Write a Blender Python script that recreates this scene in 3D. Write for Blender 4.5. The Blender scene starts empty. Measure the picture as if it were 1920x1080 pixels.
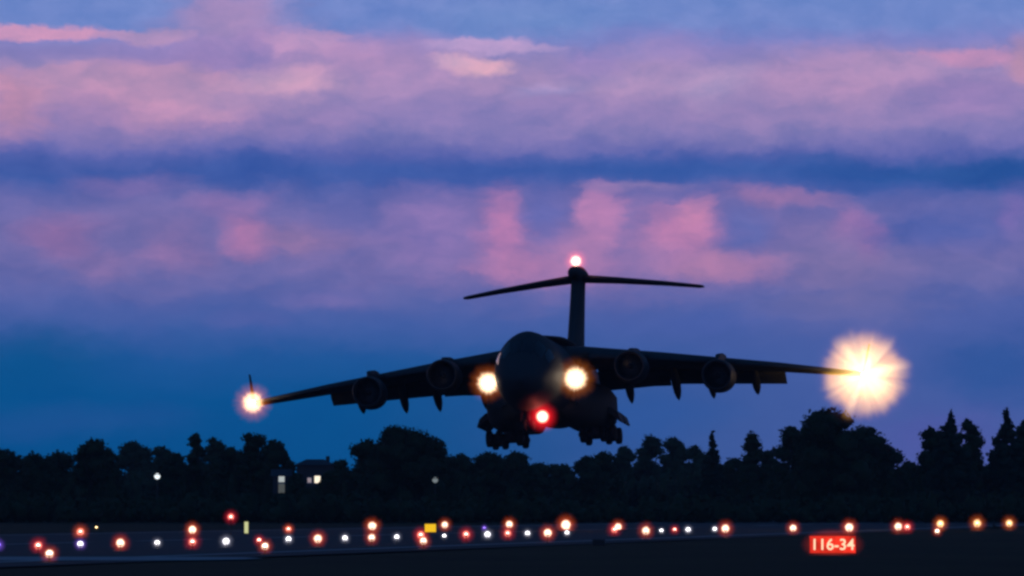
import bpy, bmesh, math, random
import numpy as np
from mathutils import Vector, Matrix, Euler

R = math.radians
random.seed(7)
rng = np.random.default_rng(11)
scene = bpy.context.scene
col = scene.collection

# ------------------------------------------------------------------ camera
CAM_H = 2.0            # eye height of the photographer
FPX = 17900.0          # focal length in units of 1/1920 picture width
HZ = 950.0             # horizon line
cam_data = bpy.data.cameras.new('camera')
cam_data.sensor_width = 36.0
cam_data.lens = FPX / 1920.0 * 36.0
cam_data.clip_start = 0.5
cam_data.clip_end = 40000.0
cam = bpy.data.objects.new('camera', cam_data)
col.objects.link(cam)
cam.location = (0, 0, CAM_H)
cam.rotation_euler = (R(90) + math.atan((HZ - 540.0) / FPX), 0, 0)
scene.camera = cam


def at(px, D, py=None):
    """where a sight line through the picture meets depth D: used to survey the site once"""
    x = (px - 960.0) / FPX * D
    return x if py is None else Vector((x, D, CAM_H + (HZ - py) / FPX * D))


def ground_depth(py):
    return CAM_H * FPX / (py - HZ)


# ------------------------------------------------------------------ colour helpers
def s2l(c):
    return c / 12.92 if c <= 0.04045 else ((c + 0.055) / 1.055) ** 2.4


def rgb(r, g, b):
    return (s2l(r / 255.0), s2l(g / 255.0), s2l(b / 255.0), 1.0)


# ------------------------------------------------------------------ world: dusk sky with cloud banks
world = bpy.data.worlds.new('World')
scene.world = world
world.use_nodes = True
wt = world.node_tree
wn, wl = wt.nodes, wt.links
wn.clear()
SUN_EL, SUN_ROT = R(-1.5), R(200)


def W(kind, **kw):
    n = wn.new(kind)
    for k, v in kw.items():
        setattr(n, k, v)
    return n


def wmath(op, a, b=None, c=None, clamp=False):
    n = W('ShaderNodeMath', operation=op, use_clamp=clamp)
    for i, v in enumerate((a, b, c)):
        if v is None:
            continue
        if isinstance(v, (int, float)):
            n.inputs[i].default_value = v
        else:
            wl.new(v, n.inputs[i])
    return n.outputs[0]


def wvec(op, a, b=None, c=None, out=0):
    n = W('ShaderNodeVectorMath', operation=op)
    for i, v in enumerate((a, b, c)):
        if v is None:
            continue
        if isinstance(v, tuple):
            n.inputs[i].default_value = v
        else:
            wl.new(v, n.inputs[i])
    return n.outputs[out]


def wmap(v, a, b, c, d, smooth=True):
    n = W('ShaderNodeMapRange', interpolation_type='SMOOTHSTEP' if smooth else 'LINEAR')
    wl.new(v, n.inputs['Value'])
    for k, x in zip(('From Min', 'From Max', 'To Min', 'To Max'), (a, b, c, d)):
        n.inputs[k].default_value = x
    return n.outputs['Result']


def wmix(f, a, b):
    n = W('ShaderNodeMix', data_type='RGBA')
    for sock, v in ((n.inputs[0], f), (n.inputs[6], a), (n.inputs[7], b)):
        if isinstance(v, (int, float, tuple)):
            sock.default_value = v
        else:
            wl.new(v, sock)
    return n.outputs[2]


tc = W('ShaderNodeTexCoord')
sep = W('ShaderNodeSeparateXYZ')
wl.new(tc.outputs['Generated'], sep.inputs[0])
DEG = 57.29578
K = FPX / 100.0                                  # sky is measured in hundredths of a focal length
az = wmath('MULTIPLY', wmath('ARCTAN2', sep.outputs[0], sep.outputs[1]), K)   # azimuth, + to the right
el = wmath('MULTIPLY', wmath('ARCSINE', sep.outputs[2]), K)                  # elevation
comb = W('ShaderNodeCombineXYZ')
wl.new(az, comb.inputs[0])
wl.new(el, comb.inputs[1])
P0 = comb.outputs[0]


def wnoise(vec, scale, detail=4, rough=0.55, off=(0, 0, 0), stretch=(1, 1, 1)):
    v = wvec('MULTIPLY_ADD', vec, stretch, off)
    n = W('ShaderNodeTexNoise')
    n.inputs['Scale'].default_value = scale
    n.inputs['Detail'].default_value = detail
    n.inputs['Roughness'].default_value = rough
    wl.new(v, n.inputs['Vector'])
    return n


# wind-drawn wander of the cloud shapes
nA = wnoise(P0, 0.55, 5, 0.55, (3.1, 7.7, 0), (0.6, 1.2, 1))
dA = wvec('MULTIPLY', wvec('SUBTRACT', nA.outputs['Color'], (0.5, 0.5, 0.5)), (1.05, 0.50, 0))
nA2 = wnoise(P0, 1.7, 7, 0.66, (8.3, 1.9, 0), (0.7, 1.1, 1))
dA2 = wvec('MULTIPLY', wvec('SUBTRACT', nA2.outputs['Color'], (0.5, 0.5, 0.5)), (0.85, 0.50, 0))
P = wvec('ADD', wvec('ADD', P0, dA), dA2)
nB = wnoise(P, 1.15, 7, 0.62, (13.1, 2.7, 0), (0.45, 1.6, 1))
tex = nB.outputs['Fac']
sepP = W('ShaderNodeSeparateXYZ')
wl.new(P, sepP.inputs[0])
Vw = wmath('MULTIPLY_ADD', sepP.outputs[1], 1.0, wmath('MULTIPLY_ADD', tex, 0.35, -0.175))

# layers of the sky by elevation (units: el*K; top of the view = 9.5)
BANDS = [(-0.6, (10, 78, 138)), (1.0, (6, 80, 141)), (2.0, (8, 83, 146)), (2.75, (30, 88, 155)), (3.35, (66, 96, 166)),
         (3.9, (86, 101, 169)), (4.45, (106, 107, 170)), (5.1, (110, 108, 170)), (5.65, (98, 104, 170)),
         (6.05, (66, 93, 166)), (6.3, (62, 91, 165)), (6.6, (92, 102, 173)), (7.0, (128, 122, 181)), (7.45, (150, 132, 184)),
         (7.95, (158, 137, 184)), (8.35, (150, 135, 186)), (8.75, (126, 132, 196)), (9.05, (112, 135, 199)),
         (9.8, (108, 136, 200)), (12.0, (104, 128, 196)), (16.0, (96, 112, 180))]
LO, HI = -0.6, 16.0
ramp = W('ShaderNodeValToRGB')
wl.new(wmap(Vw, LO, HI, 0.0, 1.0, False), ramp.inputs[0])
cr = ramp.color_ramp
while len(cr.elements) > 1:
    cr.elements.remove(cr.elements[-1])
for i, (v, c) in enumerate(BANDS):
    e = cr.elements[0] if i == 0 else cr.elements.new((v - LO) / (HI - LO))
    e.position = (v - LO) / (HI - LO)
    e.color = rgb(*c)
sky = ramp.outputs['Color']

# right-hand side of the low sky is greyer and more violet than the left
lowmask = wmath('MULTIPLY', wmap(sepP.outputs[0], -3.5, 7.5, 0.0, 1.0), wmap(sepP.outputs[1], 3.2, 4.6, 1.0, 0.0))
sky = wmix(wmath('MULTIPLY', lowmask, 0.75), sky, rgb(80, 98, 168))

# cloud patches: centre and radii surveyed on the sky, colour, strength
PATCH = [
    # broad washes of colour
    (1090, 445, 430, 90, (138, 117, 175), .75), (300, 440, 330, 80, (122, 112, 170), .6), (1600, 470, 260, 80, (120, 112, 170), .5),
    (300, 235, 300, 30, (150, 126, 178), .5), (1200, 220, 300, 40, (142, 128, 182), .45),
    # clear blue windows
    (150, 20, 230, 28, (112, 136, 200), .8), (700, 30, 190, 38, (116, 138, 202), .75), (1000, 40, 170, 34, (108, 139, 199), .7),
    # lilac plume and upper streaks
    (430, 40, 110, 62, (166, 138, 184), .85), (500, 100, 90, 40, (150, 130, 186), .6), (360, 110, 150, 34, (146, 126, 184), .7),
    (60, 60, 150, 17, (206, 152, 188), .95, (0.55, 1.3)), (270, 66, 80, 15, (182, 148, 188), .8, (0.55, 1.3)), (120, 100, 170, 16, (126, 122, 182), .7),
    # main pink bank
    (230, 160, 260, 42, (186, 146, 182), .85, (0.7, 1.3)), (20, 200, 60, 60, (190, 140, 172), .8), (290, 200, 130, 30, (192, 146, 184), .75),
    (160, 205, 70, 26, (150, 128, 178), .6), (545, 150, 88, 32, (204, 162, 192), .85, (0.25, 1.6)), (600, 88, 80, 24, (190, 150, 192), .75, (0.55, 1.3)),
    (680, 110, 120, 40, (176, 142, 188), .7), (420, 185, 120, 30, (184, 148, 186), .6), (940, 88, 120, 13, (190, 160, 204), .8, (0.55, 1.3)),
    (895, 123, 58, 17, (228, 176, 194), .85, (0.3, 1.5)), (578, 80, 60, 20, (190, 154, 196), .55), (430, 25, 90, 40, (168, 142, 190), .6), (842, 117, 34, 12, (206, 168, 198), .7), (750, 160, 90, 30, (170, 142, 190), .6),
    (1110, 125, 60, 30, (142, 128, 190), .7), (1190, 155, 120, 34, (176, 148, 192), .75), (1020, 170, 60, 14, (176, 158, 206), .6),
    (1345, 160, 60, 34, (178, 154, 196), .75), (1300, 95, 110, 22, (150, 134, 192), .6), (1560, 150, 110, 60, (174, 142, 186), .8),
    (1690, 128, 140, 30, (174, 144, 188), .8, (0.55, 1.3)), (1830, 105, 110, 18, (194, 144, 184), .85, (0.55, 1.3)), (1925, 120, 30, 40, (200, 148, 174), .75),
    (1820, 180, 110, 40, (140, 122, 182), .6), (1480, 215, 170, 40, (150, 132, 182), .5), (900, 215, 200, 40, (136, 126, 184), .5),
    # blue gap
    (100, 312, 190, 16, (76, 96, 168), .6), (440, 315, 120, 24, (60, 90, 165), .9), (850, 322, 230, 22, (62, 92, 167), .8),
    (1240, 318, 250, 24, (56, 92, 166), .85), (1640, 318, 200, 28, (48, 88, 160), .9), (1870, 320, 130, 34, (40, 84, 154), .9),
    # lower puffs
    (230, 345, 90, 18, (124, 110, 172), .7), (110, 440, 66, 38, (146, 112, 166), .85), (190, 500, 60, 30, (128, 110, 166), .6),
    (330, 465, 60, 40, (144, 116, 170), .75), (440, 385, 80, 24, (142, 116, 174), .75), (475, 448, 44, 38, (178, 122, 170), .75),
    (570, 452, 80, 28, (150, 120, 168), .8), (660, 400, 60, 50, (100, 106, 174), .6), (800, 430, 70, 66, (136, 118, 180), .8),
    (935, 435, 42, 66, (190, 128, 178), .9), (960, 500, 80, 24, (184, 128, 176), .85), (1120, 405, 46, 62, (182, 130, 180), .9, (0.45, 1.45)), (1085, 500, 90, 30, (172, 124, 174), .7),
    (1080, 470, 60, 40, (170, 126, 176), .8), (1020, 400, 44, 46, (96, 106, 178), .85), (1180, 350, 90, 10, (140, 122, 176), .7),
    (1280, 440, 74, 46, (194, 130, 176), .85), (1300, 400, 40, 34, (202, 136, 178), .7, (0.45, 1.45)), (1350, 495, 100, 28, (176, 128, 172), .85), (1220, 480, 60, 40, (160, 124, 176), .7),
    (1400, 430, 46, 34, (90, 106, 176), .8), (1470, 372, 90, 16, (158, 120, 170), .8), (1600, 420, 30, 30, (156, 116, 172), .7),
    (1645, 445, 28, 36, (168, 116, 172), .8), (1590, 500, 110, 60, (128, 116, 168), .7), (1780, 430, 130, 40, (76, 98, 172), .8),
    (1800, 520, 110, 40, (108, 110, 170), .6), (1905, 400, 30, 40, (124, 108, 176), .6),
    (620, 565, 80, 16, (118, 112, 176), .8), (470, 598, 60, 14, (84, 98, 168), .6), (760, 560, 60, 20, (104, 110, 174), .5),
    # violet and deep blue low down
    (1420, 600, 200, 22, (74, 98, 172), .6), (1560, 580, 150, 40, (118, 114, 168), .5), (1880, 690, 120, 60, (44, 86, 156), .8),
    (1760, 830, 140, 60, (84, 90, 166), .6), (120, 790, 200, 30, (40, 84, 152), .4), (40, 690, 160, 70, (0, 82, 140), .7),
    (1210, 790, 120, 50, (42, 88, 160), .5), (360, 640, 90, 30, (34, 88, 156), .4),
]
for (px, py, rx, ry, c, s, *soft) in PATCH:
    ix, iy = 100.0 / rx, 100.0 / ry
    cx, cy = (px - 960) / 100.0, (HZ - py) / 100.0
    d = wvec('LENGTH', wvec('MULTIPLY_ADD', P, (ix, iy, 0), (-cx * ix, -cy * iy, 0)), out=1)
    f = wmap(wmath('MULTIPLY_ADD', tex, -1.7, wmath('ADD', d, 0.85)), *(soft[0] if soft else (0.15, 1.75)), s, 0.0)
    sky = wmix(f, sky, rgb(*c))

# fine mottling of the cloud deck
nC = wnoise(P, 1.5, 6, 0.6, (1.1, 5.2, 0), (0.6, 1.15, 1))
cloudy = wmap(el, 3.0, 4.6, 0.25, 1.0)
mott = wmath('MULTIPLY', wmath('SUBTRACT', nC.outputs['Fac'], 0.5), cloudy)
mot = W('ShaderNodeCombineXYZ')
for i_, (k_, b_) in enumerate(((1.25, 1.0), (0.62, 0.99), (0.30, 1.0))):
    wl.new(wmath('MULTIPLY_ADD', mott, k_, b_), mot.inputs[i_])
sky = wvec('MULTIPLY', sky, mot.outputs[0])

# the open dusk sky overhead
nish = W('ShaderNodeTexSky')
nish.sky_type = 'NISHITA'
nish.sun_disc = False
nish.sun_elevation = SUN_EL
nish.sun_rotation = SUN_ROT
nish.ozone_density = 3.0
dusk = W('ShaderNodeVectorMath', operation='SCALE')
wl.new(nish.outputs[0], dusk.inputs[0])
dusk.inputs[3].default_value = 1.6
over = wmix(0.88, dusk.outputs[0], rgb(12, 54, 96))
sky = wmix(wmap(el, 10.5, 26.0, 0.0, 1.0), sky, over)
sky = wmix(wmap(el, -0.8, -0.1, 1.0, 0.0), sky, rgb(14, 22, 34))
bg = W('ShaderNodeBackground')
wl.new(sky, bg.inputs[0])
bg.inputs[1].default_value = 1.05
wo = W('ShaderNodeOutputWorld')
wl.new(bg.outputs[0], wo.inputs[0])
world.cycles.sampling_method = 'MANUAL'
world.cycles.sample_map_resolution = 256

# the last of the sun, already under the horizon haze
sun_data = bpy.data.lights.new('sun', 'SUN')
sun_data.energy = 0.03
sun_data.angle = R(12)
sun_data.color = (1.0, 0.62, 0.6)
sun = bpy.data.objects.new('sun', sun_data)
col.objects.link(sun)
sun.rotation_euler = (R(84), 0, R(-160))

scene.view_settings.view_transform = 'Standard'
scene.view_settings.look = 'None'
scene.view_settings.exposure = 0.0
scene.view_settings.gamma = 1.0
scene.render.engine = 'CYCLES'
cy = scene.cycles
cy.use_denoising = True
cy.pixel_filter_type = 'BLACKMAN_HARRIS'
cy.filter_width = 2.8
cy.max_bounces = 4
cy.diffuse_bounces = 2
cy.glossy_bounces = 2
cy.volume_bounces = 0
cy.transparent_max_bounces = 24
cy.sample_clamp_indirect = 2.0


# ------------------------------------------------------------------ object helpers
def tag(o, label=None, cat=None, group=None, kind=None):
    for k, v in (('label', label), ('category', cat), ('group', group), ('kind', kind)):
        if v:
            o[k] = v
    return o


def empty(name, loc, label, cat, group=None, rot=(0, 0, 0)):
    o = bpy.data.objects.new(name, None)
    o.empty_display_size = 0.3
    o.location = loc
    o.rotation_euler = rot
    col.objects.link(o)
    return tag(o, label, cat, group)


class MB:
    """collects faces for ONE mesh"""
    def __init__(self):
        self.v, self.f, self.s = [], [], []

    def add(self, verts, faces, smooth=True):
        o = len(self.v)
        self.v += [tuple(p) for p in verts]
        self.f += [tuple(i + o for i in f) for f in faces]
        self.s += [smooth] * len(faces)
        return self

    def rings(self, rings, caps=(True, True), smooth=True, closed=True):
        n = len(rings[0])
        vs = [p for r in rings for p in r]
        fs = []
        for i in range(len(rings) - 1):
            for j in range(n if closed else n - 1):
                k = (j + 1) % n
                fs.append((i * n + j, i * n + k, (i + 1) * n + k, (i + 1) * n + j))
        self.add(vs, fs, smooth)
        if caps[0]:
            self.add(rings[0], [tuple(reversed(range(n)))], False)
        if caps[1]:
            self.add(rings[-1], [tuple(range(n))], False)
        return self

    def lathe(self, prof, n=24, axis='y', origin=(0, 0, 0), M=None, caps=(False, False)):
        rs = []
        for (a, r) in prof:
            ring = []
            for k in range(n):
                t = 2 * math.pi * k / n
                c, s = math.cos(t) * r, math.sin(t) * r
                p = Vector((c, a, s)) if axis == 'y' else Vector((c, s, a)) if axis == 'z' else Vector((a, c, s))
                if M:
                    p = M @ p
                ring.append(p + Vector(origin))
            rs.append(ring)
        return self.rings(rs, caps)

    def box(self, c, d, M=None, bev=0.0):
        x, y, z = d[0] / 2, d[1] / 2, d[2] / 2
        b = min(bev, x * .9, y * .9, z * .9)
        if b <= 0:
            pts = [Vector((sx * x, sy * y, sz * z)) for sz in (-1, 1) for sx, sy in ((-1, -1), (1, -1), (1, 1), (-1, 1))]
            pts = [(M @ p if M else p) + Vector(c) for p in pts]
            return self.add(pts, [(3, 2, 1, 0), (4, 5, 6, 7), (0, 1, 5, 4), (1, 2, 6, 5), (2, 3, 7, 6), (3, 0, 4, 7)], False)
        def ring(ix, iy, zz):
            r = [(-ix + 0, -iy), (ix, -iy), (ix, iy), (-ix, iy)]
            out = []
            for (px, py), (ax, ay) in zip(r, ((1, 0), (0, 1), (-1, 0), (0, -1))):
                out.append(Vector((px - (b if ax == 0 and False else 0), py, zz)))
            return out
        rs = [ring(x - b, y - b, -z), ring(x, y, -z + b), ring(x, y, z - b), ring(x - b, y - b, z)]
        rs = [[(M @ p if M else p) + Vector(c) for p in r] for r in rs]
        return self.rings(rs, (True, True), False)

    def tube(self, pts, rad, n=8):
        rs = []
        for i, p in enumerate(pts):
            p = Vector(p)
            a = Vector(pts[max(i - 1, 0)])
            b = Vector(pts[min(i + 1, len(pts) - 1)])
            d = (b - a).normalized()
            u = d.orthogonal().normalized()
            w = d.cross(u)
            r = rad[i] if isinstance(rad, (list, tuple)) else rad
            rs.append([p + (u * math.cos(t) + w * math.sin(t)) * r for t in [2 * math.pi * k / n for k in range(n)]])
        # keep the rings untwisted
        return self.rings(rs, (True, True))

    def build(self, name, mat, parent=None, loc=None):
        me = bpy.data.meshes.new(name)
        me.from_pydata([tuple(p) for p in self.v], [], self.f)
        me.polygons.foreach_set('use_smooth', self.s)
        bm = bmesh.new()
        bm.from_mesh(me)
        bmesh.ops.remove_doubles(bm, verts=bm.verts, dist=1e-5)
        bmesh.ops.recalc_face_normals(bm, faces=bm.faces)
        bm.to_mesh(me)
        bm.free()
        me.materials.append(mat)
        o = bpy.data.objects.new(name, me)
        col.objects.link(o)
        if parent:
            o.parent = parent
        if loc is not None:
            o.location = loc
        return o


def part(name, me, parent, loc=(0, 0, 0), scale=None):
    o = bpy.data.objects.new(name, me)
    col.objects.link(o)
    o.parent = parent
    o.location = loc
    if scale:
        o.scale = scale if isinstance(scale, tuple) else (scale,) * 3
    return o


# ------------------------------------------------------------------ materials
def new_mat(name):
    m = bpy.data.materials.new(name)
    m.use_nodes = True
    m.node_tree.nodes.clear()
    return m, m.node_tree.nodes, m.node_tree.links


def surf(name, c1, c2=None, scale=1.0, rough=0.6, metallic=0.0, bump=0.0, coord='Object', stretch=(1, 1, 1), spec=0.5):
    m, n, l = new_mat(name)
    p = n.new('ShaderNodeBsdfPrincipled')
    o = n.new('ShaderNodeOutputMaterial')
    l.new(p.outputs[0], o.inputs[0])
    p.inputs['Roughness'].default_value = rough
    p.inputs['Metallic'].default_value = metallic
    p.inputs['Specular IOR Level'].default_value = spec
    if c2 is None:
        c2 = tuple(x * 0.75 for x in c1)
    t = n.new('ShaderNodeTexCoord')
    mp = n.new('ShaderNodeMapping')
    mp.inputs['Scale'].default_value = stretch
    l.new(t.outputs[coord], mp.inputs[0])
    nz = n.new('ShaderNodeTexNoise')
    nz.inputs['Scale'].default_value = scale
    nz.inputs['Detail'].default_value = 6
    nz.inputs['Roughness'].default_value = 0.65
    l.new(mp.outputs[0], nz.inputs['Vector'])
    r = n.new('ShaderNodeValToRGB')
    r.color_ramp.elements[0].position = 0.3
    r.color_ramp.elements[1].position = 0.7
    r.color_ramp.elements[0].color = (*c1, 1)
    r.color_ramp.elements[1].color = (*c2, 1)
    l.new(nz.outputs['Fac'], r.inputs[0])
    l.new(r.outputs[0], p.inputs['Base Color'])
    if bump:
        b = n.new('ShaderNodeBump')
        b.inputs['Strength'].default_value = bump
        b.inputs['Distance'].default_value = 0.1
        l.new(nz.outputs['Fac'], b.inputs['Height'])
        l.new(b.outputs[0], p.inputs['Normal'])
    return m


def glow_surface(name, c, strength):
    m, n, l = new_mat(name)
    e = n.new('ShaderNodeEmission')
    e.inputs[0].default_value = (*c, 1)
    e.inputs[1].default_value = strength
    o = n.new('ShaderNodeOutputMaterial')
    l.new(e.outputs[0], o.inputs[0])
    return m


def lit_mist(name, rc, core, kc, kh, spokes=0.0, power=2.0, nscale=2.5):  # emissive material imitating lens bloom, not mist
    """air lit up by a lamp: luminous ball of mist, white hot within rc, the lamp's own colour (object colour) further out"""
    m, n, l = new_mat(name)
    def mth(op, a, b=None):
        x = n.new('ShaderNodeMath')
        x.operation = op
        for i, v in enumerate((a, b)):
            if v is None:
                continue
            if isinstance(v, (int, float)):
                x.inputs[i].default_value = v
            else:
                l.new(v, x.inputs[i])
        return x.outputs[0]
    t = n.new('ShaderNodeTexCoord')
    ln = n.new('ShaderNodeVectorMath')
    ln.operation = 'LENGTH'
    l.new(t.outputs['Object'], ln.inputs[0])
    r = ln.outputs['Value']
    if spokes:
        nm = n.new('ShaderNodeVectorMath')
        nm.operation = 'NORMALIZE'
        l.new(t.outputs['Object'], nm.inputs[0])
        nz = n.new('ShaderNodeTexNoise')
        nz.inputs['Scale'].default_value = nscale
        nz.inputs['Detail'].default_value = 2.0
        l.new(nm.outputs[0], nz.inputs['Vector'])
        k = mth('ADD', mth('MULTIPLY', nz.outputs['Fac'], spokes), 1.0 - spokes * 0.5)
        r2 = mth('DIVIDE', r, k)
    else:
        r2 = r
    inv = mth('MAXIMUM', mth('SUBTRACT', 1.0, r2), 0.0)
    halo = mth('MULTIPLY', mth('POWER', inv, power), kh)
    mr = n.new('ShaderNodeMapRange')
    mr.interpolation_type = 'SMOOTHSTEP'
    mr.inputs['From Min'].default_value = rc * 0.65
    mr.inputs['From Max'].default_value = rc * 1.25
    mr.inputs['To Min'].default_value = kc
    mr.inputs['To Max'].default_value = 0.0
    l.new(r2, mr.inputs['Value'])
    oi = n.new('ShaderNodeObjectInfo')
    e1 = n.new('ShaderNodeEmission')
    l.new(oi.outputs['Color'], e1.inputs[0])
    l.new(mth('MULTIPLY', halo, oi.outputs['Alpha']), e1.inputs[1])
    e2 = n.new('ShaderNodeEmission')
    e2.inputs[0].default_value = (*core, 1)
    l.new(mth('MULTIPLY', mr.outputs[0], oi.outputs['Alpha']), e2.inputs[1])
    ad = n.new('ShaderNodeAddShader')
    l.new(e1.outputs[0], ad.inputs[0])
    l.new(e2.outputs[0], ad.inputs[1])
    o = n.new('ShaderNodeOutputMaterial')
    l.new(ad.outputs[0], o.inputs['Volume'])  # the volume itself emits, imitating lens bloom; no mist scatters here
    return m


M_grass = surf('grass_field', (0.008, 0.020, 0.007), (0.028, 0.044, 0.016), 0.09, 0.95, bump=0.4, coord='Object', stretch=(1, 0.25, 1), spec=0.1)
M_asphalt = surf('asphalt', (0.028, 0.030, 0.033), (0.044, 0.045, 0.049), 0.08, 0.8, bump=0.05, stretch=(1, 0.2, 1), spec=0.3)
M_concrete = surf('concrete', (0.34, 0.34, 0.34), (0.44, 0.43, 0.42), 0.12, 0.8, bump=0.05, stretch=(1, 0.5, 1), spec=0.3)
M_paint = surf('road_paint', (0.5, 0.5, 0.5), (0.35, 0.35, 0.34), 0.8, 0.7)
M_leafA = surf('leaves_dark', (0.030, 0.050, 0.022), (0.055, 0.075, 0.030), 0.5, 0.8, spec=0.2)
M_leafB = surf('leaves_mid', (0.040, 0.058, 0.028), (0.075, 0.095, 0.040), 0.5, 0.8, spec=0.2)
M_needle = surf('needles', (0.022, 0.040, 0.024), (0.040, 0.060, 0.032), 0.5, 0.85, spec=0.2)
M_bark = surf('bark', (0.06, 0.045, 0.035), (0.10, 0.08, 0.06), 3.0, 0.9, bump=0.5)
M_grey = surf('aircraft_grey', (0.048, 0.056, 0.060), (0.064, 0.072, 0.076), 0.35, 0.7, stretch=(1, 0.3, 1), spec=0.18)
M_greyd = surf('aircraft_dark_grey', (0.034, 0.038, 0.042), (0.046, 0.050, 0.054), 0.8, 0.6, spec=0.3)
M_fan = surf('fan_titanium', (0.04, 0.04, 0.045), (0.06, 0.06, 0.065), 3.0, 0.4, 0.6)
M_lip = surf('intake_lip_metal', (0.06, 0.06, 0.064), (0.05, 0.05, 0.054), 2.0, 0.5, 0.3)
M_tyre = surf('tyre_rubber', (0.018, 0.018, 0.018), (0.028, 0.028, 0.028), 5.0, 0.85)
M_strut = surf('gear_steel', (0.09, 0.09, 0.095), (0.07, 0.07, 0.07), 4.0, 0.5, 0.3)
M_glass = surf('cockpit_glass', (0.01, 0.012, 0.016), (0.012, 0.014, 0.018), 1.0, 0.08)
M_metal = surf('lamp_housing_metal', (0.12, 0.11, 0.09), (0.08, 0.075, 0.065), 6.0, 0.5, 0.5)
M_post = surf('dark_post', (0.04, 0.04, 0.042), (0.055, 0.055, 0.055), 6.0, 0.6)
M_wall = surf('house_render', (0.085, 0.07, 0.075), (0.11, 0.095, 0.095), 1.5, 0.85, bump=0.1)
M_roof = surf('roof_slate', (0.035, 0.038, 0.05), (0.05, 0.052, 0.062), 2.0, 0.7, bump=0.2)
M_frame = surf('window_frame', (0.5, 0.48, 0.45), (0.42, 0.40, 0.38), 4.0, 0.6)

# ------------------------------------------------------------------ ground
RW = R(6.03)                         # the runway runs away a little to the right
U = Vector((math.sin(RW), math.cos(RW), 0))
N = Vector((math.cos(RW), -math.sin(RW), 0))


def rw(s, p, z=0.0):
    """s metres along the runway, p metres across"""
    return U * s + N * p + Vector((0, 0, z))


def sheet(name, quads, mat, kind='structure', parent=None):
    b = MB()
    for q in quads:
        b.add(q, [tuple(range(len(q)))], False)
    o = b.build(name, mat, parent)
    if kind:
        o['kind'] = kind
    return o


# the field: one sheet to the horizon, finer and gently uneven near the camera
nx, ny = 60, 120
ys = np.concatenate([np.linspace(-300, 200, 12), np.geomspace(215, 2600, ny)])
xs = np.concatenate([-np.geomspace(1500, 6, nx // 2), np.geomspace(6, 1500, nx // 2)])
b = MB()
vs = []
for y in ys:
    for x in xs:
        z = -0.02 - 0.05 * (0.5 + 0.5 * math.sin(x * 0.11 + y * 0.013) * math.cos(y * 0.021 - x * 0.05))
        vs.append((x, y, z))
nxx = len(xs)
b.add(vs, [(j * nxx + i, j * nxx + i + 1, (j + 1) * nxx + i + 1, (j + 1) * nxx + i) for j in range(len(ys) - 1) for i in range(nxx - 1)])
o = b.build('ground', M_grass)
o['kind'] = 'structure'

sheet('runway', [[rw(-400, -110), rw(-400, -50), rw(2500, -50), rw(2500, -110)]], M_asphalt)
sheet('taxiway', [[Vector(p) for p in ((-160, 356, .004), (-12, 356, .004), (-10.2, 362, .004), (-9.6, 369, .004), (-10.5, 376, .004), (-13, 381, .004), (-160, 381, .004))]], M_concrete)
lines = []
for p in (-54.5, -105.5):
    lines.append([rw(-400, p - .45, .008), rw(-400, p + .45, .008), rw(2500, p + .45, .008), rw(2500, p - .45, .008)])
for k in range(0, 60):
    s = -200 + k * 50
    lines.append([rw(s, -80.4, .008), rw(s, -79.5, .008), rw(s + 30, -79.5, .008), rw(s + 30, -80.4, .008)])
sheet('runway_markings', lines, M_paint)

# ------------------------------------------------------------------ lamps on the field
SPH = bpy.data.meshes.new('unit_ball')
bm = bmesh.new()
bmesh.ops.create_icosphere(bm, subdivisions=3, radius=1.0)
for f in bm.faces:
    f.smooth = True
bm.to_mesh(SPH)
bm.free()


def ball(mat, name):
    me = SPH.copy()
    me.name = name
    me.materials.append(mat)
    return me


WARM, WHITE, REDC, AMB = (1.0, 0.80, 0.62), (1.0, 0.95, 1.0), (1.0, 0.42, 0.34), (1.0, 0.66, 0.32)
HALO = {}
for key, core, kc in (('warm', (1.0, 0.74, 0.52), 5.0), ('white', (1.0, 0.96, 1.0), 6.0), ('red', (1.0, 0.28, 0.20), 3.6), ('amber', (1.0, 0.66, 0.30), 4.0), ('violet', (0.25, 0.16, 0.9), 1.2)):
    HALO[key] = ball(lit_mist('lit_mist_' + key, 0.34, core, kc, 1.15, 0.75, 2.0, 2.4), 'halo_' + key)  # emissive balls imitating lens bloom, no mist
LENS = {
    'warm': ball(glow_surface('lens_warm', WARM, 12), 'lens_warm'),
    'white': ball(glow_surface('lens_white', WHITE, 12), 'lens_white'),
    'red': ball(glow_surface('lens_red', REDC, 8), 'lens_red'),
    'amber': ball(glow_surface('lens_amber', AMB, 8), 'lens_amber'),
    'violet': ball(glow_surface('lens_violet', (0.35, 0.2, 1.0), 3), 'lens_violet'),
}
HCOL = {'warm': (1.0, 0.10, 0.03), 'white': (0.55, 0.35, 0.9), 'red': (1.0, 0.02, 0.03), 'amber': (1.0, 0.16, 0.02), 'violet': (0.25, 0.10, 0.9)}

inset = MB().lathe([(-0.02, 0.16), (0.006, 0.16), (0.02, 0.10), (0.022, 0.0)], 16, 'z').build('housing', M_metal)
inset_me = inset.data
bpy.data.objects.remove(inset)
elev = MB().lathe([(0, 0.13), (0.02, 0.13), (0.03, 0.035), (0.6, 0.035), (0.62, 0.09), (0.8, 0.10), (0.82, 0.085), (0.86, 0.085)], 14, 'z').build('housing', M_metal)
elev_me = elev.data
bpy.data.objects.remove(elev)


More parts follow.
